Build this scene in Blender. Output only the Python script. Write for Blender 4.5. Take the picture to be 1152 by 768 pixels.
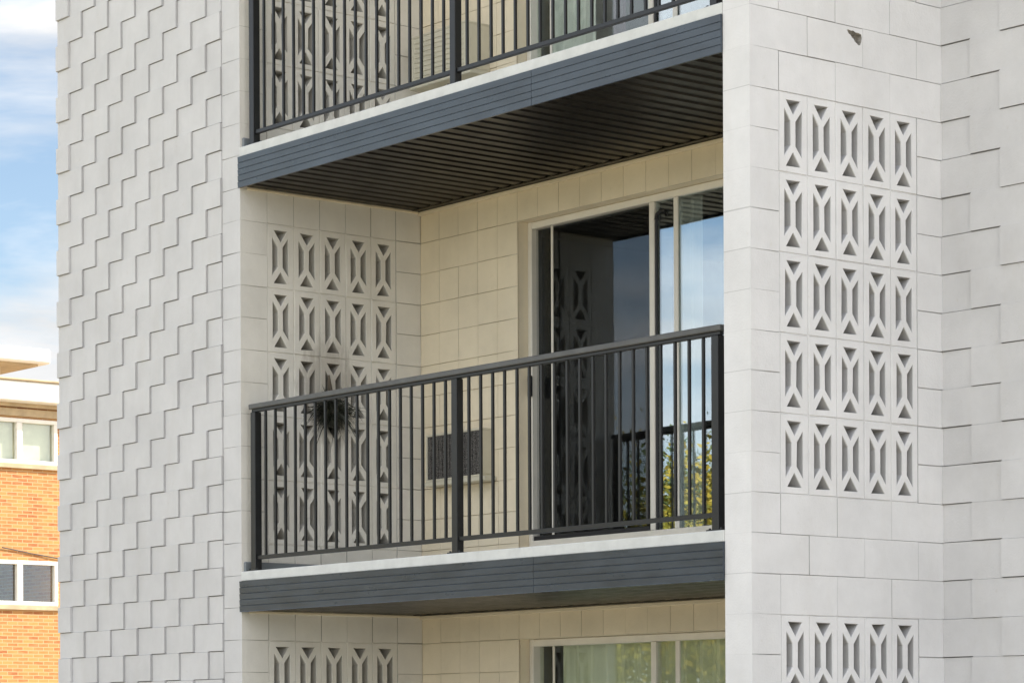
import bpy, bmesh, math, random
from mathutils import Vector, Matrix
from mathutils.geometry import tessellate_polygon
from mathutils import noise as mnoise

R = math.radians
random.seed(7)
for o in list(bpy.data.objects):
    bpy.data.objects.remove(o, do_unlink=True)
scene = bpy.context.scene
COL = scene.collection

# ------------------------------------------------------------------ camera
cd = bpy.data.cameras.new('camera')
cam = bpy.data.objects.new('camera', cd)
COL.objects.link(cam)
cd.sensor_width = 36.0
cd.lens = 3122.3 / 1152 * 36
cd.shift_x = 0.0
cd.shift_y = (824.64 - 384) / 1152
cd.clip_end = 3000
cam.matrix_world = (Matrix.Translation((14.410, -9.524, 1.643)) @ Matrix.Rotation(R(50.99), 4, 'Z')
                    @ Matrix.Rotation(R(90), 4, 'X') @ Matrix.Rotation(R(-0.25), 4, 'Z'))
scene.camera = cam

# ------------------------------------------------------------------ light
SUN_EL, SUN_DIR = 40.0, Vector((0.60, 0.80, 0)).normalized()     # sun stands behind the building
sun_az = math.atan2(SUN_DIR.x, SUN_DIR.y)
SKY_STRENGTH = 0.06
CLOUD_STRENGTH = 0.50
SUN_STRENGTH = 3.2
EXPOSURE = 1.50

w = bpy.data.worlds.new('World')
scene.world = w
w.use_nodes = True
nt = w.node_tree
for n in list(nt.nodes):
    nt.nodes.remove(n)
N, L = nt.nodes.new, nt.links.new
out = N('ShaderNodeOutputWorld')
sky = N('ShaderNodeTexSky')
sky.sky_type = 'NISHITA'
sky.sun_disc = False
sky.sun_elevation = R(SUN_EL)
sky.sun_rotation = sun_az
sky.air_density = 1.0
sky.dust_density = 0.15
sky.ozone_density = 1.2
bg1 = N('ShaderNodeBackground')
bg1.inputs['Strength'].default_value = SKY_STRENGTH
L(sky.outputs['Color'], bg1.inputs['Color'])
tc = N('ShaderNodeTexCoord')
mp = N('ShaderNodeMapping')
mp.inputs['Scale'].default_value = (4.0, 4.0, 14.0)
mp.inputs['Location'].default_value = (0.0, 0.0, 1.42)
L(tc.outputs['Generated'], mp.inputs['Vector'])
nz = N('ShaderNodeTexNoise')
nz.inputs['Scale'].default_value = 1.0
nz.inputs['Detail'].default_value = 7.0
nz.inputs['Roughness'].default_value = 0.58
nz.inputs['Distortion'].default_value = 0.35
L(mp.outputs['Vector'], nz.inputs['Vector'])
rp = N('ShaderNodeValToRGB')
rp.color_ramp.elements[0].position = 0.43
rp.color_ramp.elements[0].color = (0.05, 0.05, 0.05, 1)
rp.color_ramp.elements[1].position = 0.60
L(nz.outputs['Fac'], rp.inputs['Fac'])
# clouds on the pier's open side are brightened to light the facade
sep = N('ShaderNodeVectorMath')
sep.operation = 'DOT_PRODUCT'
L(tc.outputs['Generated'], sep.inputs[0])
sep.inputs[1].default_value = (-0.80, 0.60, 0.0)
mr = N('ShaderNodeMapRange')
mr.inputs['From Min'].default_value = 0.75
mr.inputs['From Max'].default_value = -0.75
mr.inputs['To Min'].default_value = 0.80
mr.inputs['To Max'].default_value = 2.35
L(sep.outputs['Value'], mr.inputs['Value'])
nz2 = N('ShaderNodeTexNoise')
nz2.inputs['Scale'].default_value = 2.3
nz2.inputs['Detail'].default_value = 5.0
L(mp.outputs['Vector'], nz2.inputs['Vector'])
mr2 = N('ShaderNodeMapRange')
mr2.inputs['From Min'].default_value = 0.3
mr2.inputs['From Max'].default_value = 0.7
mr2.inputs['To Min'].default_value = 0.75 * CLOUD_STRENGTH
mr2.inputs['To Max'].default_value = 1.1 * CLOUD_STRENGTH
L(nz2.outputs['Fac'], mr2.inputs['Value'])
mul = N('ShaderNodeMath')
mul.operation = 'MULTIPLY'
L(mr.outputs['Result'], mul.inputs[0])
L(mr2.outputs['Result'], mul.inputs[1])
bg2 = N('ShaderNodeBackground')
bg2.inputs['Color'].default_value = (0.985, 0.99, 1.0, 1)
L(mul.outputs[0], bg2.inputs['Strength'])
mx = N('ShaderNodeMixShader')
L(rp.outputs['Color'], mx.inputs['Fac'])
L(bg1.outputs[0], mx.inputs[1])
L(bg2.outputs[0], mx.inputs[2])
L(mx.outputs[0], out.inputs['Surface'])

sl = bpy.data.lights.new('sun', 'SUN')
sl.energy = SUN_STRENGTH
sl.angle = R(0.5)
sl.color = (1.0, 0.94, 0.84)
so = bpy.data.objects.new('sun', sl)
COL.objects.link(so)
sd = Vector((SUN_DIR.x * math.cos(R(SUN_EL)), SUN_DIR.y * math.cos(R(SUN_EL)), math.sin(R(SUN_EL))))
so.rotation_euler = sd.to_track_quat('Z', 'Y').to_euler()
so.location = (0, 0, 40)

scene.view_settings.view_transform = 'Standard'
scene.view_settings.look = 'None'
scene.view_settings.gamma = 1.0
scene.view_settings.use_curve_mapping = False
scene.view_settings.exposure = EXPOSURE

# ------------------------------------------------------------------ materials
def new_mat(name):
    m = bpy.data.materials.new(name)
    m.use_nodes = True
    t = m.node_tree
    b = t.nodes['Principled BSDF']
    return m, t, b

def coords(t, kind='Position'):
    if kind == 'Position':
        return t.nodes.new('ShaderNodeNewGeometry').outputs['Position']
    return t.nodes.new('ShaderNodeTexCoord').outputs[kind]

def noise_node(t, vec, scale, detail=4, rough=0.55, stretch=None):
    if stretch:
        m_ = t.nodes.new('ShaderNodeMapping')
        m_.inputs['Scale'].default_value = stretch
        t.links.new(vec, m_.inputs['Vector'])
        vec = m_.outputs['Vector']
    n = t.nodes.new('ShaderNodeTexNoise')
    n.inputs['Scale'].default_value = scale
    n.inputs['Detail'].default_value = detail
    n.inputs['Roughness'].default_value = rough
    t.links.new(vec, n.inputs['Vector'])
    return n.outputs['Fac']

def ramp(t, fac, stops):
    r = t.nodes.new('ShaderNodeValToRGB')
    e = r.color_ramp.elements
    while len(e) < len(stops):
        e.new(0.5)
    for el, (p, c) in zip(e, stops):
        el.position = p
        el.color = (c[0], c[1], c[2], 1)
    t.links.new(fac, r.inputs['Fac'])
    return r.outputs['Color']

def mixc(t, fac, a, b, mode='MIX'):
    m = t.nodes.new('ShaderNodeMix')
    m.data_type = 'RGBA'
    m.blend_type = mode
    for sock, val in ((m.inputs[0], fac), (m.inputs[6], a), (m.inputs[7], b)):
        if hasattr(val, 'is_output'):
            t.links.new(val, sock)
        elif isinstance(val, (int, float)):
            sock.default_value = val
        else:
            sock.default_value = (*val, 1)
    return m.outputs[2]

def bump(t, b, h, strength, dist):
    n = t.nodes.new('ShaderNodeBump')
    n.inputs['Strength'].default_value = strength
    n.inputs['Distance'].default_value = dist
    t.links.new(h, n.inputs['Height'])
    t.links.new(n.outputs['Normal'], b.inputs['Normal'])

def paint_block(name, col, soot=False, streak=0.22):
    """painted concrete block: slightly uneven paint, rain streaks, fine grain"""
    m, t, b = new_mat(name)
    p = coords(t)
    c2 = tuple(v * 0.87 for v in col)
    dirty = (col[0] * 0.80, col[1] * 0.77, col[2] * 0.70)
    a = ramp(t, noise_node(t, p, 2.1, 7, 0.66), [(0.32, c2), (0.64, col)])
    s = noise_node(t, p, 1.0, 6, 0.65, (4.5, 4.5, 0.9))
    sm = ramp(t, s, [(0.52, (0, 0, 0)), (0.78, (streak,) * 3)])
    a = mixc(t, sm, a, dirty)
    f = noise_node(t, p, 26, 3)
    fm = ramp(t, f, [(0.66, (0, 0, 0)), (0.78, (0.35,) * 3)])
    a = mixc(t, fm, a, dirty)
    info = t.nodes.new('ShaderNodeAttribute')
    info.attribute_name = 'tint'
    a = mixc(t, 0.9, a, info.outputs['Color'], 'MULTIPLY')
    if soot:
        # black scorch mark on the side wall of the middle balcony, with a brown smear above it
        def blob(cy, cz, ry, rz, lo, hi, sc):
            sub = t.nodes.new('ShaderNodeVectorMath')
            sub.operation = 'SUBTRACT'
            t.links.new(p, sub.inputs[0])
            sub.inputs[1].default_value = (0, cy, cz)
            dv = t.nodes.new('ShaderNodeVectorMath')
            dv.operation = 'MULTIPLY'
            t.links.new(sub.outputs[0], dv.inputs[0])
            dv.inputs[1].default_value = (0.6, 1 / ry, 1 / rz)
            ln = t.nodes.new('ShaderNodeVectorMath')
            ln.operation = 'LENGTH'
            t.links.new(dv.outputs[0], ln.inputs[0])
            nn = noise_node(t, p, sc, 4, 0.65, (1, 1.6, 0.45))
            ad = t.nodes.new('ShaderNodeMath')
            ad.operation = 'MULTIPLY_ADD'
            t.links.new(nn, ad.inputs[0])
            ad.inputs[1].default_value = -1.4
            t.links.new(ln.outputs['Value'], ad.inputs[2])
            mr_ = t.nodes.new('ShaderNodeMapRange')
            mr_.inputs['From Min'].default_value = hi
            mr_.inputs['From Max'].default_value = lo
            t.links.new(ad.outputs[0], mr_.inputs['Value'])
            return mr_.outputs['Result']
        br = blob(0.66, 3.80, 0.22, 0.34, 0.0, 0.5, 14)
        hb = t.nodes.new('ShaderNodeMath')
        hb.operation = 'MULTIPLY'
        t.links.new(br, hb.inputs[0])
        hb.inputs[1].default_value = 0.40
        a = mixc(t, hb.outputs[0], a, (0.16, 0.12, 0.08))
        bk = blob(0.69, 3.67, 0.13, 0.11, 0.0, 0.5, 22)
        a = mixc(t, bk, a, (0.03, 0.028, 0.024))
    t.links.new(a, b.inputs['Base Color'])
    b.inputs['Roughness'].default_value = 0.62
    g1 = noise_node(t, p, 90, 4, 0.6)
    g2 = noise_node(t, p, 14, 3)
    sm2 = t.nodes.new('ShaderNodeMath')
    sm2.operation = 'MULTIPLY_ADD'
    t.links.new(g2, sm2.inputs[0])
    sm2.inputs[1].default_value = 1.5
    t.links.new(g1, sm2.inputs[2])
    bump(t, b, sm2.outputs[0], 0.35, 0.004)
    return m

def simple(name, col, rough=0.5, metal=0.0, var=0.12, scale=8, stretch=None, bumps=0.0, spec=None, rvar=0.0):
    m, t, b = new_mat(name)
    p = coords(t)
    n = noise_node(t, p, scale, 4, 0.6, stretch)
    lo = tuple(v * (1 - var) for v in col)
    hi = tuple(min(1, v * (1 + var)) for v in col)
    t.links.new(ramp(t, n, [(0.3, lo), (0.7, hi)]), b.inputs['Base Color'])
    b.inputs['Roughness'].default_value = rough
    b.inputs['Metallic'].default_value = metal
    if rvar:
        rm = t.nodes.new('ShaderNodeMapRange')
        rm.inputs['From Min'].default_value = 0.3
        rm.inputs['From Max'].default_value = 0.7
        rm.inputs['To Min'].default_value = max(.05, rough - rvar)
        rm.inputs['To Max'].default_value = rough + rvar
        t.links.new(noise_node(t, p, scale * 1.7, 5, 0.65, stretch), rm.inputs['Value'])
        t.links.new(rm.outputs['Result'], b.inputs['Roughness'])
    if spec is not None:
        b.inputs['Specular IOR Level'].default_value = spec
    if bumps:
        bump(t, b, noise_node(t, p, scale * 12, 4), bumps, 0.003)
    return m

WHITE = (0.77, 0.762, 0.762)
SHADED = (0.645, 0.636, 0.634)  # same white paint, weaker light on the front walls put into its colour
M = {}
M['block'] = paint_block('painted block', WHITE)
M['front'] = paint_block('shaded painted block', SHADED, streak=0.3)
M['side'] = paint_block('painted side wall block', (0.81, 0.778, 0.71), soot=True, streak=0.25)  # some of the recess's warm shade is put into this colour
M['cream'] = paint_block('warm shaded painted block', (0.86, 0.755, 0.57), streak=0.2)  # white paint with the recess's warm shade put into its colour
M['stucco'] = simple('plain render', (0.6, 0.58, 0.55), 0.8, var=0.1, scale=2, bumps=0.2)
M['edge'] = simple('white concrete edge', (0.62, 0.63, 0.615), 0.75, var=0.09, scale=9, bumps=0.2)
M['coating'] = simple('grey floor coating', (0.20, 0.22, 0.235), 0.6, var=0.15, scale=6, bumps=0.1)
M['fascia'] = simple('slate aluminium cladding', (0.040, 0.054, 0.074), 0.30, var=0.30, scale=2.4, stretch=(1, 1, 4), spec=0.6, rvar=0.04)
M['soffit'] = simple('dark brown soffit metal', (0.011, 0.0085, 0.006), 0.34, var=0.3, scale=5, spec=0.24, rvar=0.06)
M['rail'] = simple('charcoal railing paint', (0.010, 0.0105, 0.0115), 0.38, var=0.25, scale=16, bumps=0.05)
M['capmetal'] = simple('grey handrail paint', (0.085, 0.085, 0.082), 0.42, var=0.2, scale=10)
M['frame'] = simple('off white window frame', (0.72, 0.68, 0.60), 0.4, var=0.06, scale=6)
M['gasket'] = simple('black rubber', (0.008, 0.008, 0.01), 0.5)
M['case'] = simple('cream enamel case', (0.62, 0.58, 0.46), 0.45, var=0.08, scale=5)
M['sheer'] = simple('pale green sheer', (0.62, 0.64, 0.50), 0.8, var=0.06)
M['room'] = simple('room walls', (0.30, 0.27, 0.23), 0.8)
M['blind'] = simple('pale cloth', (0.62, 0.64, 0.62), 0.8, var=0.05)
M['core'] = simple('bare concrete core', (0.30, 0.28, 0.25), 0.95, var=0.5, scale=45, bumps=0.5)
M['roofing'] = simple('roof gravel', (0.25, 0.24, 0.22), 0.9)
M['chair'] = simple('black chair cloth', (0.015, 0.015, 0.018), 0.7)
M['plum'] = simple('plum cloth', (0.09, 0.045, 0.07), 0.8)
M['nwhite'] = simple('white trim', (0.75, 0.72, 0.66), 0.5, var=0.05)
M['nshade'] = simple('tan soffit board', (0.42, 0.32, 0.2), 0.7, var=0.2, scale=3)
M['dark'] = simple('dark cable', (0.02, 0.018, 0.015), 0.6)

def grille_mat():
    m, t, b = new_mat('dark grille')
    p = coords(t)
    wv = t.nodes.new('ShaderNodeTexNoise')
    wv.inputs['Scale'].default_value = 120
    t.links.new(p, wv.inputs['Vector'])
    t.links.new(ramp(t, wv.outputs['Fac'], [(0.40, (0.02, 0.018, 0.016)), (0.62, (0.16, 0.15, 0.14))]), b.inputs['Base Color'])
    b.inputs['Roughness'].default_value = 0.6
    return m
M['grille'] = grille_mat()

def glass_mat(name, refl, tint):
    m, t, b = new_mat(name)
    o = [n for n in t.nodes if n.type == 'OUTPUT_MATERIAL'][0]
    t.nodes.remove(b)
    tr = t.nodes.new('ShaderNodeBsdfTransparent')
    tr.inputs['Color'].default_value = (*tint, 1)
    gl = t.nodes.new('ShaderNodeBsdfGlossy')
    gl.inputs['Roughness'].default_value = 0.004
    gl.inputs['Color'].default_value = (0.84, 0.93, 1.0, 1)
    fr = t.nodes.new('ShaderNodeMath')          # rises towards grazing view, the same from both faces
    fr.operation = 'POWER'
    lw = t.nodes.new('ShaderNodeLayerWeight')
    lw.inputs['Blend'].default_value = 0.5
    t.links.new(lw.outputs['Facing'], fr.inputs[0])
    fr.inputs[1].default_value = 4.0
    ad = t.nodes.new('ShaderNodeMath')
    ad.operation = 'ADD'
    ad.use_clamp = True
    t.links.new(fr.outputs[0], ad.inputs[0])
    ad.inputs[1].default_value = refl
    # rolled panes are never quite flat: a long, very shallow ripple
    bp = t.nodes.new('ShaderNodeBump')
    bp.inputs['Strength'].default_value = 0.02
    bp.inputs['Distance'].default_value = 0.02
    t.links.new(noise_node(t, coords(t), 3.0, 1, 0.4), bp.inputs['Height'])
    t.links.new(bp.outputs['Normal'], gl.inputs['Normal'])
    mxs = t.nodes.new('ShaderNodeMixShader')
    t.links.new(ad.outputs[0], mxs.inputs['Fac'])
    t.links.new(tr.outputs[0], mxs.inputs[1])
    t.links.new(gl.outputs[0], mxs.inputs[2])
    t.links.new(mxs.outputs[0], o.inputs['Surface'])
    return m
M['glass'] = glass_mat('window glass', 0.27, (0.93, 0.96, 0.95))
M['glassclear'] = glass_mat('clear window glass', 0.06, (0.95, 0.97, 0.94))
M['glassdark'] = glass_mat('screened glass', 0.075, (0.55, 0.55, 0.55))

def insect_mat():
    m, t, b = new_mat('insect screen mesh')
    o = [n for n in t.nodes if n.type == 'OUTPUT_MATERIAL'][0]
    b.inputs['Base Color'].default_value = (0.012, 0.012, 0.012, 1)
    b.inputs['Roughness'].default_value = 0.8
    b.inputs['Specular IOR Level'].default_value = 0.1
    tr = t.nodes.new('ShaderNodeBsdfTransparent')
    mxs = t.nodes.new('ShaderNodeMixShader')
    mxs.inputs['Fac'].default_value = 0.12
    t.links.new(tr.outputs[0], mxs.inputs[1])
    t.links.new(b.outputs[0], mxs.inputs[2])
    t.links.new(mxs.outputs[0], o.inputs['Surface'])
    return m
M['insect'] = insect_mat()

def brick_mat():
    m, t, b = new_mat('orange brick')
    p = coords(t)
    sp = t.nodes.new('ShaderNodeSeparateXYZ')
    t.links.new(p, sp.inputs[0])
    ad = t.nodes.new('ShaderNodeMath')
    ad.operation = 'ADD'
    t.links.new(sp.outputs['X'], ad.inputs[0])
    t.links.new(sp.outputs['Y'], ad.inputs[1])
    cb = t.nodes.new('ShaderNodeCombineXYZ')
    t.links.new(ad.outputs[0], cb.inputs['X'])
    t.links.new(sp.outputs['Z'], cb.inputs['Y'])
    br = t.nodes.new('ShaderNodeTexBrick')
    br.inputs['Scale'].default_value = 1.0
    br.inputs['Brick Width'].default_value = 0.22
    br.inputs['Row Height'].default_value = 0.068
    br.inputs['Mortar Size'].default_value = 0.008
    br.inputs['Mortar Smooth'].default_value = 0.2
    br.inputs['Color1'].default_value = (0.29, 0.075, 0.02, 1)
    br.inputs['Color2'].default_value = (0.48, 0.22, 0.06, 1)
    br.inputs['Mortar'].default_value = (0.46, 0.32, 0.18, 1)
    t.links.new(cb.outputs[0], br.inputs['Vector'])
    n = noise_node(t, p, 5, 4, 0.6, (1, 1, 5))
    c = mixc(t, ramp(t, n, [(0.35, (0, 0, 0)), (0.7, (0.6,) * 3)]), br.outputs['Color'], (0.48, 0.27, 0.10))
    t.links.new(c, b.inputs['Base Color'])
    b.inputs['Roughness'].default_value = 0.85
    bump(t, b, br.outputs['Fac'], -0.4, 0.006)
    return m
M['brick'] = brick_mat()

def ground_mat():
    m, t, b = new_mat('pale paving')
    p = coords(t)
    c = ramp(t, noise_node(t, p, 0.25, 6), [(0.35, (0.38, 0.325, 0.23)), (0.65, (0.47, 0.41, 0.30))])
    t.links.new(c, b.inputs['Base Color'])
    b.inputs['Roughness'].default_value = 0.9
    return m
M['ground'] = ground_mat()
M['lawn'] = simple('dry lawn', (0.10, 0.12, 0.035), 0.9, var=0.4, scale=3)

def leaf_mat(name, c1, c2):
    m, t, b = new_mat(name)
    p = coords(t)
    n = noise_node(t, p, 1.3, 3)
    t.links.new(ramp(t, n, [(0.35, c1), (0.65, c2)]), b.inputs['Base Color'])
    b.inputs['Roughness'].default_value = 0.6
    return m
M['leaf1'] = leaf_mat('yellow green leaves', (0.16, 0.17, 0.02), (0.38, 0.30, 0.03))
M['leaf2'] = leaf_mat('golden leaves', (0.30, 0.23, 0.02), (0.48, 0.34, 0.03))
M['leaf3'] = leaf_mat('green leaves', (0.05, 0.09, 0.02), (0.12, 0.15, 0.03))
M['frond'] = leaf_mat('withered dark fronds', (0.008, 0.008, 0.006), (0.028, 0.032, 0.016))
M['bark'] = simple('bark', (0.09, 0.07, 0.05), 0.9, var=0.3)

# ------------------------------------------------------------------ mesh helpers
class MB:
    def __init__(self):
        self.bm = bmesh.new()
        self.tint = self.bm.loops.layers.float_color.new('tint')
    def face(self, pts, tint=1.0, mi=0):
        vs = [self.bm.verts.new(p) for p in pts]
        try:
            f = self.bm.faces.new(vs)
        except ValueError:
            return None
        f.material_index = mi
        for l in f.loops:
            l[self.tint] = (tint, tint, tint, 1)
        return f
    def box(self, lo, hi, bev=0.0, mi=0):
        lo, hi = Vector(lo), Vector(hi)
        tb = bmesh.new()
        bmesh.ops.create_cube(tb, size=1.0)
        c, s = (lo + hi) / 2, hi - lo
        for v in tb.verts:
            v.co = Vector((v.co.x * s.x, v.co.y * s.y, v.co.z * s.z)) + c
        if bev:
            bmesh.ops.bevel(tb, geom=list(tb.edges), offset=min(bev, min(s) * 0.4), segments=1, affect='EDGES')
        self.absorb(tb, mi)
    def absorb(self, tb, mi=0, mat=None):
        vm = {}
        for v in tb.verts:
            vm[v] = self.bm.verts.new(mat @ v.co if mat else v.co)
        for f in tb.faces:
            nf = self.bm.faces.new([vm[v] for v in f.verts])
            nf.material_index = mi
            for l in nf.loops:
                l[self.tint] = (1, 1, 1, 1)
        tb.free()
    def tube(self, pts, r0, r1=None, seg=8):
        r1 = r0 if r1 is None else r1
        pts = [Vector(p) for p in pts]
        rings = []
        for i, p in enumerate(pts):
            d = (pts[min(i + 1, len(pts) - 1)] - pts[max(i - 1, 0)]).normalized()
            a = d.orthogonal().normalized()
            b = d.cross(a)
            r = r0 + (r1 - r0) * i / max(1, len(pts) - 1)
            rings.append([self.bm.verts.new(p + (a * math.cos(2 * math.pi * k / seg) + b * math.sin(2 * math.pi * k / seg)) * r) for k in range(seg)])
        fs = []
        for i in range(len(rings) - 1):
            for k in range(seg):
                fs.append(self.bm.faces.new([rings[i][k], rings[i][(k + 1) % seg], rings[i + 1][(k + 1) % seg], rings[i + 1][k]]))
        fs.append(self.bm.faces.new(rings[0][::-1]))
        fs.append(self.bm.faces.new(rings[-1]))
        for f in fs:
            for l in f.loops:
                l[self.tint] = (1, 1, 1, 1)
    def extrude_x(self, prof, x0, x1, mi=0):
        """closed profile [(y, z)] swept along X"""
        n = len(prof)
        for i in range(n):
            a, b = prof[i], prof[(i + 1) % n]
            self.face([(x0, a[0], a[1]), (x0, b[0], b[1]), (x1, b[0], b[1]), (x1, a[0], a[1])], mi=mi)
        self.face([(x0, p[0], p[1]) for p in prof][::-1], mi=mi)
        self.face([(x1, p[0], p[1]) for p in prof], mi=mi)
    def mesh(self, name, mats, fixn=True):
        if fixn:
            bmesh.ops.recalc_face_normals(self.bm, faces=self.bm.faces)
        me = bpy.data.meshes.new(name)
        self.bm.to_mesh(me)
        self.bm.free()
        for m in (mats if isinstance(mats, (list, tuple)) else [mats]):
            me.materials.append(m)
        return me
    def build(self, name, mats, parent=None, fixn=True, at=None):
        ob = bpy.data.objects.new(name, self.mesh(name, mats, fixn))
        COL.objects.link(ob)
        if at is not None:
            ob.location = at
        ob.parent = parent
        return ob

def empty(name, loc=(0, 0, 0)):
    o = bpy.data.objects.new(name, None)
    COL.objects.link(o)
    o.location = loc
    return o

def tag(o, label=None, cat=None, group=None, kind=None):
    if label: o['label'] = label
    if cat: o['category'] = cat
    if group: o['group'] = group
    if kind: o['kind'] = kind
    return o

def kids(o):
    return [c for c in bpy.data.objects if c.parent == o]

def copy_tree(o, parent=None):
    c = o.copy()
    COL.objects.link(c)
    c.parent = parent
    for ch in kids(o):
        copy_tree(ch, c)
    return c

class Plane:
    """a wall plane: u along the wall, v up, n outward"""
    def __init__(self, o, u, n):
        self.o, self.u, self.v, self.n = Vector(o), Vector(u), Vector((0, 0, 1)), Vector(n)
    def p(self, u, v, w=0.0):
        return self.o + self.u * u + self.v * v + self.n * w

GROOVE = 0.011
def block(mb, pl, u0, u1, v0, v1, hl=0.0, hr=0.0, cl=False, cr=False, faint=0.35, ws=None, hole=None, half=False):
    """one masonry block face with chamfered joints; hl / hr = how far its left / right edge stands proud"""
    rnd = random.random
    def jw():
        return random.uniform(0.0006, 0.0014) if rnd() < faint else random.uniform(0.0024, 0.0042)
    wl, wr, wb, wt = ws if ws else (jw(), jw(), jw(), jw())
    j = lambda: random.uniform(-0.0006, 0.0006)
    if cl: wl = 0.0
    if cr: wr = 0.0
    tint = random.uniform(0.955, 1.0)
    f = [(u0 + wl, v0 + wb, 0 if cl else hl + j()), (u1 - wr, v0 + wb, 0 if cr else hr + j()),
         (u1 - wr, v1 - wt, 0 if cr else hr + j()), (u0 + wl, v1 - wt, 0 if cl else hl + j())]
    gl, gr = (0 if cl else -GROOVE), (0 if cr else -GROOVE)
    bk = [(u0, v0, gl), (u1, v0, gr), (u1, v1, gr), (u0, v1, gl)]
    P = [pl.p(*q) for q in f]
    B = [pl.p(*q) for q in bk]
    if half:
        # tipped block: its open bed joint shows only under the half that stands proud
        um, lft = (u0 + u1) / 2, hl > hr
        hm = (hl + hr) / 2
        wm = 0.0008
        for a, b_, ha, hb, open_, wa, wc in ((u0, um, hl, hm, lft, wl, 0.0), (um, u1, hm, hr, not lft, 0.0, wr)):
            bb = wb if open_ else wm
            q = [pl.p(a + wa, v0 + bb, ha), pl.p(b_ - wc, v0 + bb, hb), pl.p(b_ - wc, v1 - wm, hb), pl.p(a + wa, v1 - wm, ha)]
            o = [pl.p(a, v0, -GROOVE), pl.p(b_, v0, -GROOVE), pl.p(b_, v1, -GROOVE), pl.p(a, v1, -GROOVE)]
            mb.face(q, tint)
            for i in range(4):
                k = (i + 1) % 4
                if (i == 1 and wc == 0.0) or (i == 3 and wa == 0.0):
                    continue
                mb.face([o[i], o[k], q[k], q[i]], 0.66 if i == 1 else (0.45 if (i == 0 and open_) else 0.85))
        return
    if hole:
        loops = [[Vector((a[0], a[1], 0)) for a in f], [Vector((h[0], h[1], 0)) for h in hole]]
        pts = loops[0] + loops[1]
        for tri in tessellate_polygon(loops):
            mb.face([pl.p(pts[i].x, pts[i].y, 0) for i in tri], tint)
    else:
        mb.face(P, tint)
    for i in range(4):
        k = (i + 1) % 4
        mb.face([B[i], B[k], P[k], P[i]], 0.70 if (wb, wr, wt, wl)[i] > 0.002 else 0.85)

# ------------------------------------------------------------------ measured sizes
ZT = 4.83            # top of the pierced screens on the middle storey
ST = 2.60            # storey height of the masonry
SLAB = [2.652, 5.275]  # balcony floor levels
W = 4.534            # right face of the pier
PI_ = W - 0.19       # left face of the pier
D = 1.40             # depth of the balcony recess
XL = -2.241          # left end of the front wall
ZR = 8.00            # top of the walls
FRONT = Plane((0, 0, 0), (1, 0, 0), (0, -1, 0))
BACK = Plane((0, D, 0), (1, 0, 0), (0, -1, 0))
SIDE = Plane((0, 0, 0), (0, 1, 0), (1, 0, 0))
PIER = Plane((W, 0, 0), (0, 1, 0), (1, 0, 0))
PIERIN = Plane((PI_, 0, 0), (0, -1, 0), (-1, 0, 0))

bld = tag(empty('apartment_building', (0, 0, 0)),
          'white painted concrete block apartment building with stacked dark fronted balconies and pierced screens', 'building')

def courses(z0, z1):
    k = math.ceil((z0 - ZT) / 0.2 - 1e-6)
    r = []
    z = ZT + 0.2 * k
    if z > z0 + 0.02: r.append((z0, z, k - 1))
    while z + 0.2 <= z1 + 1e-6:
        r.append((z, z + 0.2, k)); z += 0.2; k += 1
    if z < z1 - 0.02: r.append((z, z1, k))
    return r

# --- left front wall: running bond of half-size blocks, each tipped so that its right edge stands proud
mb = MB()
ch, cw = 0.1736, (-0.2 - XL) / 12
z = 3.554 - 0.3472 * 11
row = 0
while z < ZR:
    zb, zt_ = max(z, 0.0), min(z + ch, ZR)
    if zt_ - zb > 0.01:
        x = -0.2 if row % 2 == 0 else -0.2 + cw
        while x > XL + 1e-4:
            a, b_ = x - 2 * cw, x
            p = random.uniform(0.012, 0.016)
            tl, tr = 0.0, p
            if b_ > -0.2 + 1e-4:
                b_ = -0.2; tr = p * 0.5
            if a < XL - 1e-4:
                a = XL; tl = 0.0155; tr = 0.0175
            wj = random.uniform(0.003, 0.0048)
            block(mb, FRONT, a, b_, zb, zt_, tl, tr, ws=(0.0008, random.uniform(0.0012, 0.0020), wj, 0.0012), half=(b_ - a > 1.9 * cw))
            x -= 2 * cw
    z += ch
    row += 1
# flush quoins of the corner
for z0, z1, k in courses(0, ZR):
    block(mb, FRONT, -0.2, 0, z0, z1, cr=True, faint=0.5)
# body of the wall
mb.box((XL + 0.004, 0.012, 0), (-0.2, 0.30, ZR - 0.002))
textured = mb.build('front_wall', M['front'], bld, fixn=False)

# --- side wall and pier: blocks round a pierced screen of five by five units
def screen_side(mb, pl, name, joints_strong):
    for z0, z1, k in courses(0, ZR):
        kk = k % 13                              # 0,1,2 plain courses, 3..12 beside the screen
        if kk in (0, 1, 2):
            if joints_strong:
                js = [0, .2, .4, .6, .8, 1.0, 1.2, 1.4]
            else:
                js = [[0, .2, .6, 1.0, 1.4], [0, .4, .8, 1.2, 1.4], [0, .2, .6, 1.0, 1.4]][kk]
            for a, b_ in zip(js[:-1], js[1:]):
                hole = CHIP if (pl is PIER and abs(z0 - (ZT + .2)) < .01 and a < .7 < b_) else None
                block(mb, pl, a, b_, z0, z1, cl=(a == 0), faint=(0.25 if joints_strong else 0.6), hole=hole)
        else:
            block(mb, pl, 0, .2, z0, z1, cl=True, faint=0.6)
            block(mb, pl, 1.2, 1.4, z0, z1, faint=0.2)

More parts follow.
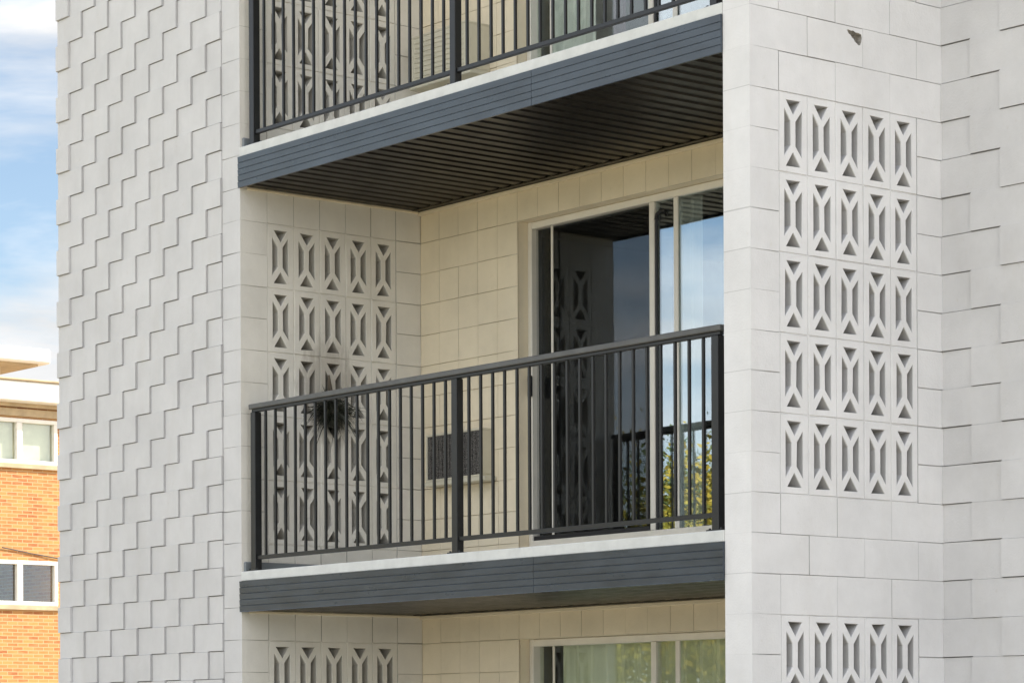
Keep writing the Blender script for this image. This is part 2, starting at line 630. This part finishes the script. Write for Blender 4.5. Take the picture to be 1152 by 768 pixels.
CHIP = [(0.686, 5.208), (0.698, 5.211), (0.715, 5.207), (0.731, 5.210), (0.750, 5.203), (0.770, 5.204), (0.790, 5.198), (0.794, 5.180), (0.790, 5.160),
        (0.781, 5.143), (0.768, 5.141), (0.757, 5.149), (0.744, 5.155), (0.735, 5.168), (0.722, 5.173), (0.712, 5.186), (0.697, 5.192)]
mb = MB()
screen_side(mb, SIDE, 'side', True)
mb.box((-0.19, 0.012, 0), (-0.13, D + 0.19, ZR - 0.002))
for s in range(-1, 2):
    zt = ZT + ST * s
    mb.box((-0.128, 0.014, max(0, zt + .0)), (-0.008, D + 0.18, min(ZR - .003, zt + 0.6)))
mb.box((-0.128, 0.014, 0), (-0.008, 0.196, ZR - .004))
mb.box((-0.128, 1.204, 0), (-0.008, D + 0.18, ZR - .004))
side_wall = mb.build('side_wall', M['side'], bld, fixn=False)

mb = MB()
for z0, z1, k in courses(0, ZR):
    block(mb, FRONT, PI_, W, z0, z1, cl=True, cr=True, faint=0.7)
screen_side(mb, PIER, 'pier', False)
for z0, z1, k in courses(0, ZR):
    kk = k % 13
    if kk in (0, 1, 2):
        for a in (-1.4, -1.0, -.6, -.2):
            block(mb, PIERIN, a, min(a + .4, 0), z0, z1, cr=(a == -.2), faint=0.3)
    else:
        block(mb, PIERIN, -.2, 0, z0, z1, cr=True)
        block(mb, PIERIN, -1.4, -1.2, z0, z1)
for s in range(-1, 2):
    zt = ZT + ST * s
    if zt < ZR:
        mb.box((PI_ + .008, 0.014, max(0, zt)), (W - .056, D, min(ZR - .003, zt + 0.6)))
mb.box((PI_ + .008, 0.014, 0), (W - .008, 0.196, ZR - .004))
mb.box((PI_ + .008, 1.204, 0), (W - .008, D, ZR - .004))
pier = mb.build('pier', M['block'], bld, fixn=False)
# chipped hole in the pier face
mb = MB()
n = len(CHIP)
cu, cv = sum(c[0] for c in CHIP) / n, sum(c[1] for c in CHIP) / n
inn = [(cu + .012 + (c[0] - cu) * random.uniform(.55, .75), cv - .004 + (c[1] - cv) * random.uniform(.5, .7)) for c in CHIP]
for i in range(n):
    k = (i + 1) % n
    mb.face([PIER.p(*CHIP[i], 0), PIER.p(*CHIP[k], 0), PIER.p(*inn[k], -.032), PIER.p(*inn[i], -.032)])
mb.face([PIER.p(*q, -.032) for q in inn])
mb.build('broken_hole', M['core'], pier)

# --- pierced unit: a Y standing on an inverted Y inside a frame
def breeze_mesh(depth, mat, seed=0):
    mb = MB()
    rj = random.Random(seed + int(depth * 1000))
    hw, hh = 0.0975, 0.1975
    holes = [
        [(-.049, .163), (.049, .163), (.002, .093)][::-1],
        [(-.049, -.166), (.049, -.166), (0, -.094)],
        [(-.0615, -.118), (-.0175, -.060), (-.0175, .058), (-.0615, .118)],
        [(.0615, -.118), (.0615, .118), (.0175, .058), (.0175, -.060)],
    ]
    holes = [[(x + rj.uniform(-.0018, .0018), y + rj.uniform(-.0022, .0022)) for x, y in h] for h in holes]
    outer = [(-hw, -hh), (hw, -hh), (hw, hh), (-hw, hh)]
    fo = [(x * .972, y * .986) for x, y in outer]
    def grow(h, d):
        cx, cy = sum(p[0] for p in h) / len(h), sum(p[1] for p in h) / len(h)
        res = []
        for x, y in h:
            v = Vector((x - cx, y - cy))
            v = v * (1 + d / v.length)
            res.append((cx + v.x, cy + v.y))
        return res
    fh = [grow(h, .003) for h in holes]
    def P(q, w): return Vector((w, q[0], q[1]))      # local: x outward, y along, z up
    for w, ol, hl in ((0.0, fo, fh), (-depth, outer, [grow(h, -.006) for h in holes])):
        loops = [[Vector((*q, 0)) for q in ol]] + [[Vector((*q, 0)) for q in h] for h in hl]
        pts = [v for l in loops for v in l]
        for tri in tessellate_polygon(loops):
            mb.face([P((pts[i].x, pts[i].y), w) for i in tri])
    def ring(a, wa, b, wb, tn=1.0):
        for i in range(len(a)):
            k = (i + 1) % len(a)
            mb.face([P(a[i], wa), P(a[k], wa), P(b[k], wb), P(b[i], wb)], tn)
    ring(fo, 0, outer, -.005)
    ring(outer, -.005, outer, -depth)
    for h, g in zip(holes, fh):
        ring(g, 0, h, -.005)
        ring(h, -.005, grow(h, -.006), -depth, 0.70)  # pocket walls tinted darker to deepen the shade inside
    bmesh.ops.remove_doubles(mb.bm, verts=mb.bm.verts, dist=1e-5)
    return mb.mesh('breeze_block', mat)

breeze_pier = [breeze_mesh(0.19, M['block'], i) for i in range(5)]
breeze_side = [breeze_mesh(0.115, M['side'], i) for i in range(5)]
def screen(x, storey, mesh, mat, depth, back):
    zt = ZT + ST * storey
    mb = MB()                                           # mortar bed
    for i in range(6):
        y = .2 + .2 * i
        mb.box((x - depth, y - .0022, max(0, zt - 2.0)), (x - .0065, y + .0022, zt))
    for j in range(6):
        zz = zt - .4 * j
        if zz >= 0:
            mb.box((x - depth, .203, zz - .0022), (x - .0062, 1.197, zz + .0022))
    if back:
        mb.box((x - depth - .012, .2, max(0, zt - 2.0)), (x - depth - .004, 1.2, zt))
    pn = mb.build('screen_panel', mat, bld)
    for j in range(5):
        zc = zt - .2 - .4 * j
        if zc < 0.1:
            continue
        for i in range(5):
            o = bpy.data.objects.new('breeze_block', random.choice(mesh))
            COL.objects.link(o)
            o.parent = pn
            o.location = (x + random.uniform(-.0022, .0022), .3 + .2 * i, zc)
            o.rotation_euler = (R(random.uniform(-.35, .35)), 0, R(random.uniform(-.5, .5)))
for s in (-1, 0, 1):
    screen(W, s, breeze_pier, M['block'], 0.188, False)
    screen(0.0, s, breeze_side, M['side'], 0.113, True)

# --- back wall of the recess with the openings of the sliding doors
OX0, OX1 = 1.0, 3.36
mb = MB()
opens = [(SLAB_Z + .135, ZT + ST * s) for SLAB_Z, s in ((0.05, -1), (SLAB[0], 0), (SLAB[1], 1))]
for z0, z1, k in courses(0, ZR):
    kk = k % 13
    zs = [z0, z1]
    for a_, b_ in opens:
        if z0 + .005 < a_ < z1 - .005:
            zs = [z0, a_, z1]
    for za, zb in zip(zs[:-1], zs[1:]):
        zm = (za + zb) / 2
        op = any(a_ < zm < b_ for a_, b_ in opens)
        xs = [i * .2 for i in range(6)] + ([] if op else [1.2 + .2 * i for i in range(11)])
        xs = [x for x in xs if x <= OX1 - .1 or not op]
        segs = list(zip(xs[:-1], xs[1:]))
        if op:
            segs += [(3.36, 3.56), (3.56, 3.76), (3.76, 3.96), (3.96, 4.16), (4.16, PI_)]
        else:
            segs += [(3.2, 3.36), (3.36, 3.56), (3.56, 3.76), (3.76, 3.96), (3.96, 4.16), (4.16, PI_)]
        for a, b_ in segs:
            even = (round(a / .2) + k) % 2 == 0
            block(mb, BACK, a, b_, za, zb, cr=(op and abs(b_ - OX0) < .01), cl=(op and abs(a - OX1) < .01),
                  ws=(.0008, (random.uniform(.002, .0034) if random.random() < (.8 if k % 13 == 0 else .35) else .0010), random.uniform(.0016, .0034), random.choice((.001, .0024, .003))))
for a, b_ in ((0.0, OX0), (OX1, PI_ + .1)):
    mb.box((a - (.12 if a == 0 else 0), D + .008, 0), (b_, D + .20, ZR - .003))
lev = [0.0]
for a_, b_ in opens:
    lev += [a_, b_]
lev.append(ZR - .003)
for a_, b_ in zip(lev[0::2], lev[1::2]):
    mb.box((OX0 - .001, D + .0075, a_), (OX1 + .001, D + .199, b_))
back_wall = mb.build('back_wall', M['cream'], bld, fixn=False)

# --- right wall: full-size blocks tipped the other way (left edge proud)
mb = MB()
for z0, z1, k in courses(0, ZR):
    x = W if k % 2 == 0 else W - .2
    while x < 13.0:
        a, b_ = max(x, W), x + .4
        p = random.uniform(.013, .018)
        hl, hr = p, 0.0
        if x < W: hl = p * .5
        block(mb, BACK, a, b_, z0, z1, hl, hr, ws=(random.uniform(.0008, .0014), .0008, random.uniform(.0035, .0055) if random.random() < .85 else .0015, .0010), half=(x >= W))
        x += .4
mb.box((W - .02, D + .012, 0), (13.0, D + .30, ZR - .002))
mb.build('front_wall', M['front'], bld, fixn=False)

# --- body, floors and roof behind the faces
mb = MB()
mb.box((XL + .01, .30, 0), (-.20, 10, ZR - .01))
mb.box((-.20, 5.2, 0), (13.0, 10, ZR - .01))
mb.box((W + .1, D + .30, 0), (13.0, 5.2, ZR - .01))
mb.build('wing', M['stucco'], bld)
mb = MB()
mb.box((XL - .06, -.06, ZR), (W + .06, D, ZR + .22), .01)
mb.box((XL - .06, D + .001, ZR), (13.1, 10.1, ZR + .22), .01)
mb.build('roof', M['roofing'], bld)
for s, fz in enumerate((0.05, SLAB[0], SLAB[1])):
    cz = (SLAB + [ZR])[s] - .26
    x0, x1, y0, y1 = -.12, W + .05, D + .205, 5.15
    mb = MB()
    mb.face([(x0, y0, fz), (x1, y0, fz), (x1, y1, fz), (x0, y1, fz)])
    mb.face([(x0, y0, cz), (x0, y1, cz), (x1, y1, cz), (x1, y0, cz)])
    mb.face([(x0, y1, fz), (x1, y1, fz), (x1, y1, cz), (x0, y1, cz)])
    mb.face([(x0, y0, fz), (x0, y1, fz), (x0, y1, cz), (x0, y0, cz)])
    mb.face([(x1, y0, fz), (x1, y0, cz), (x1, y1, cz), (x1, y1, fz)])
    mb.build('room', M['room'], bld)

# --- balconies: slab with white edge, ribbed fascia, corrugated soffit
SEAM = 2.86
for fz in SLAB:
    mb = MB()
    mb.box((0.002, -.006, fz - .058), (PI_ - .002, D - .002, fz), .003)
    slab = mb.build('balcony', M['edge'], bld)
    mb = MB()
    zt, zb = fz - .060, fz - .250
    H = (zt - zb)
    for x0, x1 in ((-.004, SEAM - .0015), (SEAM + .0015, PI_ - .001)):
        prof = [(-.002, zt), (-.016, zt)]
        nb = 5
        for i in range(nb):
            a, b_ = zt - H * i / nb, zt - H * (i + 1) / nb
            prof += [(-.0158, a - .003), (-.0135, b_ + .0035)]
            if i < nb - 1:
                prof += [(-.010, b_ + .0028), (-.010, b_ + .0008)]
        prof += [(-.015, zb), (-.002, zb)]
        mb.extrude_x(prof, x0, x1)
    mb.build('fascia', M['fascia'], slab)
    mb = MB()
    zs = zb + .012
    pitch, x = .118, 0.004
    while x < PI_ - .01:
        e = min(x + pitch, PI_ - .004)
        cols = [(x, zs + .022), (x + .008, zs + .022), (x + .016, zs), (min(x + .070, e), zs + .003), (min(x + .080, e), zs + .012), (e, zs + .016), (e, zs + .022)]
        for (xa, za), (xb, zb_) in zip(cols[:-1], cols[1:]):
            if xb - xa > 1e-5 or abs(za - zb_) > 1e-5:
                mb.face([(xa, 0.0, za), (xb, 0.0, zb_), (xb, D - .07, zb_), (xa, D - .07, za)])
        x += pitch
    mb.box((0.003, 0.0, zs + .024), (PI_ - .003, D - .003, fz - .061))
    mb.box((.004, D - .075, zs - .003), (PI_ - .003, D - .0045, zs + .0005))
    mb.build('soffit', M['soffit'], slab, fixn=False)
    mb = MB()
    mb.box((.004, D - .026, zb - .016), (PI_ - .003, D - .006, zb + .007), .003)
    mb.box((.004, .05, zb - .006), (.016, D - .028, zb + .009), .002)
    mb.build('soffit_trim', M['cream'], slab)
    # coated upstand along the side wall and the sill below the doors
    mb = MB()
    mb.box((.001, .012, fz + .001), (.020, D - .03, fz + .062), .006)
    mb.box((.022, D - .026, fz + .001), (OX0 - .02, D - .008, fz + .060), .006)
    mb.build('floor_upstand', M['coating'], slab)
mb = MB()
mb.box((0.002, 0.0, 0.0), (PI_ - .002, D - .002, .05), .004)
mb.build('patio_slab', M['edge'], bld)

# --- sliding doors
def sliding_door(zb, zt, screened=True, mirror=True):
    y0 = D + .078
    mb = MB()
    mb.box((OX0 + .002, y0, zb), (OX0 + .042, y0 + .085, zt), .004)
    mb.box((OX1 - .042, y0, zb), (OX1 - .002, y0 + .085, zt), .004)
    mb.box((OX0 + .043, y0 + .001, zt - .045), (OX1 - .043, y0 + .084, zt - .002), .004)
    mb.box((OX0 + .043, y0 - .012, zb + .002), (OX1 - .043, y0 + .084, zb + .055), .004)
    d = mb.build('sliding_door', M['frame'], bld)
    zi, zj = zb + .056, zt - .046
    mb = MB()
    mb.box((2.140, y0 - .002, zi), (2.185, y0 + .050, zj), .004)
    mb.build('meeting_stile', M['frame'], d)
    mb = MB()
    mb.box((1.205, y0 + .020, zi), (1.222, y0 + .030, zj), .002)
    mb.build('sash_stile', M['frame'], d)
    mb = MB()
    if mirror:
      mb.box((2.187, y0 + .002, zi), (2.206, y0 + .015, zj - .10), .004)
      mb.tube([(2.200, y0 + .006, zj - .11), (2.203, y0 + .01, zj - .075), (2.23, y0 + .006, zj - .060), (2.27, y0 + .005, zj - .065), (2.285, y0 + .006, zj - .10)], .014, .007)
      mb.build('weather_strip', M['gasket'], d)
    mb = MB()
    mb.box((2.350, y0 + .003, zi), (2.388, y0 + .015, zj), .003)
    mb.build('sash_stile', M['frame'], d)
    mb = MB()
    mb.box((OX0 + .043, y0 + .055, zi), (2.130, y0 + .061, zj))
    mb.build('glass_pane', M['glassdark' if screened else 'glassclear'], d)
    mb = MB()
    mb.box((2.186, y0 + .016, zi), (OX1 - .043, y0 + .022, zj))
    mb.build('glass_pane', M['glass' if mirror else 'glassclear'], d)
    if screened:
        mb = MB()
        mb.box((1.05, y0 + .033, zi), (2.130, y0 + .0335, zj))
        mb.build('insect_screen', M['insect'], d)
    mb = MB()
    zc = zb + 1.02
    mb.box((OX0 + .030, y0 - .030, zc - .065), (OX0 + .052, y0 - .002, zc + .065), .004)
    mb.build('handle', M['gasket'], d)
    # dark track under the left leaf
    mb = MB()
    mb.box((OX0 + .05, y0 + .002, zi), (2.128, y0 + .018, zi + .028), .003)
    mb.build('bottom_track', M['gasket'], d)
for a_, b_ in opens:
    sliding_door(a_, b_, 1 < a_ < 4, a_ > 1)

# ------------------------------------------------------------------ railings
def railing(fz, label):
    r = tag(empty('balcony_railing', (0, .05, fz)), label, 'railing', 'railings of the stacked balconies')
    xs = [.090, 2.115, 4.245]
    def part(name, lo, hi, mat, bev=.003, par=r):
        mb = MB()
        mb.box(lo, hi, bev)
        return mb.build(name, mat, par)
    part('top_rail', (.050, -.030, 1.000), (4.290, .030, 1.032), M['capmetal'], .005)
    part('rail_channel', (.066, -.016, .982), (4.275, .016, .999), M['rail'], .002)
    post = None
    for i, x in enumerate(xs):
        if post is None:
            mb = MB()
            mb.box((-.025, -.025, .0005), (.025, .025, .981), .003)
            post = mb.build('post', M['rail'], r)
            post.location = (x, 0, 0)
            mb = MB()
            mb.box((-.055, -.036, .0006), (.055, .036, .009), .002)
            for sx in (-.042, .042):
                mb.tube([(sx, -.02, .009), (sx, -.02, .017)], .007, .006, 6)
            mb.build('base_plate', M['rail'], post)
        else:
            c = copy_tree(post, r)
            c.location = (x, 0, 0)
    for a, b_ in zip(xs[:-1], xs[1:]):
        part('bottom_rail', (a + .026, -.013, .072), (b_ - .026, .013, .096), M['rail'], .002)
        nb = 18 if a < 1 else 19
        for i in range(1, nb + 1):
            x = a + (b_ - a) * i / (nb + 1) + random.uniform(-.002, .002)
            mb = MB()
            mb.box((-.0075, -.0075, .0965), (.0075, .0075, .9815), .0012)
            o = mb.build('baluster', M['rail'], r)
            o.location = (x, 0, 0)
            o.rotation_euler = (0, R(random.uniform(-.08, .08)), 0)
    return r
railing(SLAB[0], 'charcoal balcony railing seen whole in front of the closed middle sliding door')
railing(SLAB[1], 'charcoal railing of the upper balcony cut off by the top of the picture')

# ------------------------------------------------------------------ air conditioners through the back wall
def aircon(x0, x1, zb, zt, proud, dark, label):
    r = tag(empty('air_conditioner', ((x0 + x1) / 2, D, zb)), label, 'air conditioner')
    ox, oz = r.location.x, zb
    mb = MB()
    a, b_, h = x0 - ox, x1 - ox, zt - zb
    t = .014
    mb.box((a, -proud, 0), (b_, -.002, t), .003)
    mb.box((a, -proud, h - t), (b_, -.002, h), .003)
    mb.box((a, -proud, t + .0005), (a + t, -.002, h - t - .0005), .002)
    mb.box((b_ - t, -proud, t + .0005), (b_, -.002, h - t - .0005), .002)
    mb.build('case', M['case'], r)
    mb = MB()
    if dark:
        mb.box((a + t + .001, -proud + .006, t + .001), (b_ - t - .001, -.004, h - t - .001))
        n = 14
        for i in range(1, n):
            xx = a + t + (b_ - a - 2 * t) * i / n
            mb.box((xx - .0015, -proud + .001, t + .002), (xx + .0015, -proud + .005, h - t - .002))
        mb.build('grille', M['grille'], r)
    else:
        mb.box((a + t + .001, -proud + .004, t + .001), (b_ - t - .001, -.004, h - t - .001))
        for i in range(1, 9):
            zz = t + (h - 2 * t) * i / 9
            mb.box((a + t + .02, -proud - .001, zz - .004), (b_ - t - .02, -proud + .003, zz + .004), .001)
        mb.build('grille', M['case'], r)
    mb = MB()
    mb.box((a - .01, -proud - .012, -.030), (b_ + .05, -.003, -.001), .004)
    mb.build('support_sill', M['case'], r)
    return r
aircon(.165, .735, 3.262, 3.566, .09, True, 'wall air conditioner with dark mesh grille beside the middle sliding door')
aircon(.165, .735, 5.800, 6.110, .19, False, 'cream air conditioner standing further out of the wall on the upper balcony')

# ------------------------------------------------------------------ curtains behind the glass
def curtain(name, x0, x1, zb, zt, y, mat, label, amp=.03, wave=.11, cat='curtain'):
    mb = MB()
    n = max(8, int((x1 - x0) / wave * 8))
    top, bot = [], []
    ph = random.uniform(0, 6)
    for i in range(n + 1):
        x = x0 + (x1 - x0) * i / n
        yy = y + amp * math.sin(2 * math.pi * (x - x0) / wave + ph) + amp * .3 * math.sin(7.1 * x)
        top.append(mb.bm.verts.new((x, yy, zt)))
        bot.append(mb.bm.verts.new((x, yy * 1.0 + amp * .3 * math.sin(9 * x), zb)))
    for i in range(n):
        mb.bm.faces.new([bot[i], bot[i + 1], top[i + 1], top[i]])
    ob = mb.build(name, mat)
    md = ob.modifiers.new('thickness', 'SOLIDIFY')
    md.thickness = .003
    return tag(ob, label, cat)
curtain('vertical_blind', 2.26, 2.46, SLAB[0] + .05, 4.80, D + .20, M['blind'], 'pale vertical blind gathered behind the right glass pane of the middle door', .02, .09, 'blind')
curtain('curtain', 1.12, 3.28, 0.08, 2.20, D + .225, M['sheer'], 'pale drawn curtain behind the ground floor window', .03, .14)
curtain('curtain', 1.06, 1.50, SLAB[1] + .05, 7.40, D + .22, M['blind'], 'pale curtain hanging at the left edge of the upper balcony door', .025, .10)
curtain('curtain', 1.56, 1.70, SLAB[1] + .05, 7.40, D + .30, M['plum'], 'plum coloured curtain strip deep inside the upper balcony door', .02, .08)

# dark spiky plant hung against the pierced side wall
pl_ = tag(empty('hanging_plant', (.03, .645, 3.715)), 'dark spiky withered hanging plant against the pierced side wall behind the railing', 'plant')
mb = MB()
rr = random.Random(5)
for i in range(480):
    a = rr.uniform(0, 2 * math.pi)
    d = Vector((abs(rr.gauss(.3, .45)) + .05, math.cos(a) * 1.35, math.sin(a) * .75 + rr.uniform(-.4, .1))).normalized()
    ln = rr.uniform(.06, .15) * (1.15 if abs(d.y) > .6 else 1)
    sd_ = d.cross(Vector((rr.uniform(-1, 1), rr.uniform(-1, 1), rr.uniform(-1, 1)))).normalized()
    if i % 7 == 0: ln *= 1.5
    w_ = rr.uniform(.0015, .004)
    o = Vector((rr.uniform(0, .05), rr.gauss(0, .035), rr.gauss(-.02, .03)))
    p0, p1 = o, o + d * ln * .55
    p2 = o + d * ln + Vector((0, 0, -ln * rr.uniform(.05, .45)))
    mb.face([p0 - sd_ * w_, p1 - sd_ * w_, p1 + sd_ * w_, p0 + sd_ * w_])
    mb.face([p1 - sd_ * w_, p2 - sd_ * w_ * .1, p2 + sd_ * w_ * .1, p1 + sd_ * w_])
mb.build('fronds', M['frond'], pl_, fixn=False)
mb = MB()
mb.tube([(.0, 0, .20), (.012, 0, .12), (.03, 0, 0), (.03, .0, -.05)], .006, .03, 8)
mb.build('stem', M['bark'], pl_)

# dark folding chair on the upper balcony
ch_ = tag(empty('folding_chair', (1.47, 1.86, SLAB[1] + .001)), 'black folding chair with crossed legs behind the glass of the upper balcony door', 'chair')
mb = MB()
for sx in (-.22, .22):
    mb.tube([(sx, -.22, .01), (sx, .20, .46)], .012)
    mb.tube([(sx * .9, .22, .01), (sx * .9, -.20, .46)], .012)
    mb.tube([(sx, .18, .44), (sx, .26, .88)], .012)
mb.tube([(-.22, -.22, .03), (.22, -.22, .03)], .009)
mb.tube([(-.2, .22, .03), (.2, .22, .03)], .009)
mb.build('frame', M['rail'], ch_)
mb = MB(); mb.box((-.23, -.21, .445), (.23, .20, .462), .006); mb.build('seat', M['chair'], ch_)
mb = MB(); mb.box((-.22, .215, .58), (.22, .245, .87), .008); mb.build('backrest', M['chair'], ch_)

# ------------------------------------------------------------------ ground
mb = MB()
mb.face([(-600, -600, 0), (600, -600, 0), (600, 600, 0), (-600, 600, 0)])
tag(mb.build('ground', M['ground']), kind='structure')
mb = MB()
mb.face([(-60, -60, .004), (60, -60, .004), (60, -16, .004), (-60, -16, .004)])
tag(mb.build('lawn', M['lawn']), kind='structure')

# ------------------------------------------------------------------ brick building beyond the left edge
nb = tag(empty('brick_building', (-32.4, 16.6, 0)), 'sunlit orange brick building with white roof edge beyond the block wall', 'building')
def npart(name, boxes, mat, par=None, bev=0.0):
    mb = MB()
    for lo, hi in boxes:
        mb.box(lo, hi, bev)
    return mb.build(name, mat, par or nb)
NY0, NY1 = -6.0, 9.0                 # local y range of the visible wall
WY0, WY1 = -.99, .60                 # window column
NZ = 7.94
wins = [(4.12, 4.97), (6.80, 7.66)]
bx = [((-10, NY0, 0), (0, WY0, NZ)), ((-10, WY1, 0), (0, NY1, NZ))]
zz = 0
for a, b_ in wins:
    bx.append(((-10, WY0, zz), (0, WY1, a)))
    zz = b_
bx.append(((-10, WY0, zz), (0, WY1, NZ)))
nwall = npart('wall', bx, M['brick'])
npart('frieze_board', [((.001, NY0, NZ - .24), (.05, NY1, NZ - .10)), ((.001, NY0, NZ - .07), (.10, NY1, NZ))], M['nshade'])
rf = npart('roof', [((-10.2, NY0 - .5, NZ + .002), (.42, NY1 + .5, NZ + .38))], M['nwhite'], None, .02)
npart('roof_flashing', [((-10.3, NY0 - .55, NZ + .381), (.46, NY1 + .55, NZ + .42))], M['nshade'], rf, .01)
for a, b_ in wins:
    t = .075
    f = npart('window', [((-.09, WY0, a), (.03, WY1, a + t)), ((-.09, WY0, b_ - t), (.03, WY1, b_)),
                         ((-.09, WY0, a + t + .001), (.03, WY0 + t, b_ - t - .001)), ((-.09, WY1 - t, a + t + .001), (.03, WY1, b_ - t - .001)),
                         ((-.085, -.28, a + t + .001), (.034, -.16, b_ - t - .001))], M['nwhite'], None, .006)
    npart('pane', [((-.06, WY0 + t, a + t), (-.052, -.28, b_ - t)), ((-.06, -.16, a + t), (-.052, WY1 - t, b_ - t))], M['glassclear'], f)
    if a > 5: npart('window_blind', [((-.16, WY0 + .02, a + .02), (-.14, WY1 - .02, b_ - .02))], M['case'], f)
    npart('window_sill', [((.001, WY0 - .05, a - .09), (.06, WY1 + .05, a - .002))], M['nshade'], f, .005)
mb = MB()
mb.tube([(.03, -.60, 5.20), (.02, 0.0, 5.11), (.03, .70, 5.02)], .012, .012, 6)
mb.build('cable', M['dark'], nb)
npart('penthouse', [((-9, -6, NZ + .43), (-3.6, 1.35, 9.15))], M['nwhite'])
npart('penthouse_roof', [((-9.5, -6.5, 9.20), (-3.0, 2.2, 9.50))], M['nwhite'], None, .04)
npart('penthouse_soffit', [((-9.3, -6.3, 9.155), (-3.2, 2.0, 9.198))], M['nshade'])

# ------------------------------------------------------------------ trees across the way: seen only as reflections in the glass
def make_tree(mat, h, seed):
    rr = random.Random(seed)
    tb = MB()
    tips = []
    def limb(p, d, ln, r, lv):
        pts = [p]
        for i in range(4):
            d = (d + Vector((rr.uniform(-.2, .2), rr.uniform(-.2, .2), rr.uniform(-.05, .15)))).normalized()
            p = p + d * ln / 4
            pts.append(p)
        tb.tube(pts, r, r * .45, 6)
        tips.append(p)
        if lv:
            for i in range(4):
                q = pts[rr.choice((2, 3, 4))]
                a = rr.uniform(0, 6.28)
                limb(q, (d * .5 + Vector((math.cos(a), math.sin(a), rr.uniform(.2, .7)))).normalized(), ln * rr.uniform(.5, .7), r * .5, lv - 1)
    limb(Vector((0, 0, -.05)), Vector((0, 0, 1)), h * .45, h * .028, 2)
    trunk = tb.mesh('trunk', M['bark'])
    cb = MB()
    for tip in tips:
        for k in range(800):
            v = Vector((rr.gauss(0, 1), rr.gauss(0, 1), rr.gauss(0, .8)))
            c = tip + v * h * .07
            s = rr.uniform(.03, .065)
            a = Vector((rr.uniform(-1, 1), rr.uniform(-1, 1), rr.uniform(-1, 1))).normalized()
            b_ = a.orthogonal().normalized()
            cb.face([c - a * s - b_ * s * .5, c + a * s * .2 - b_ * s * .6, c + a * s + b_ * s * .3, c - a * s * .2 + b_ * s * .6])
    return trunk, cb.mesh('crown', mat, fixn=False)
kinds = [(make_tree(M['leaf1'], 7.6, 1), 'yellow green autumn tree mirrored low in the glass doors'),
         (make_tree(M['leaf2'], 7.4, 2), 'golden autumn tree mirrored low in the glass doors'),
         (make_tree(M['leaf3'], 7.6, 3), 'dark green tree mirrored low in the glass doors')]
for x, y, k, sc in ((-12, -19, 0, 1.0), (-15, -17, 1, 1.05), (-17.5, -15.0, 0, .92), (-20, -13.5, 1, 1.1), (-22, -11, 1, .9),
                    (-14, -23, 0, .95), (-19, -20, 0, 1.15), (-24, -16, 1, 1.0), (-9.5, -22, 1, .9), (-25, -21, 2, 1.1)):
    (tm, cm), lab = kinds[k]
    r = tag(empty('tree', (x, y, 0)), lab, 'tree', 'trees mirrored in the glass doors')
    r.rotation_euler = (0, 0, random.uniform(0, 6.28))
    r.scale = (sc, sc, sc)
    for nm, me in (('trunk', tm), ('crown', cm)):
        o = bpy.data.objects.new(nm, me)
        COL.objects.link(o)
        o.parent = r
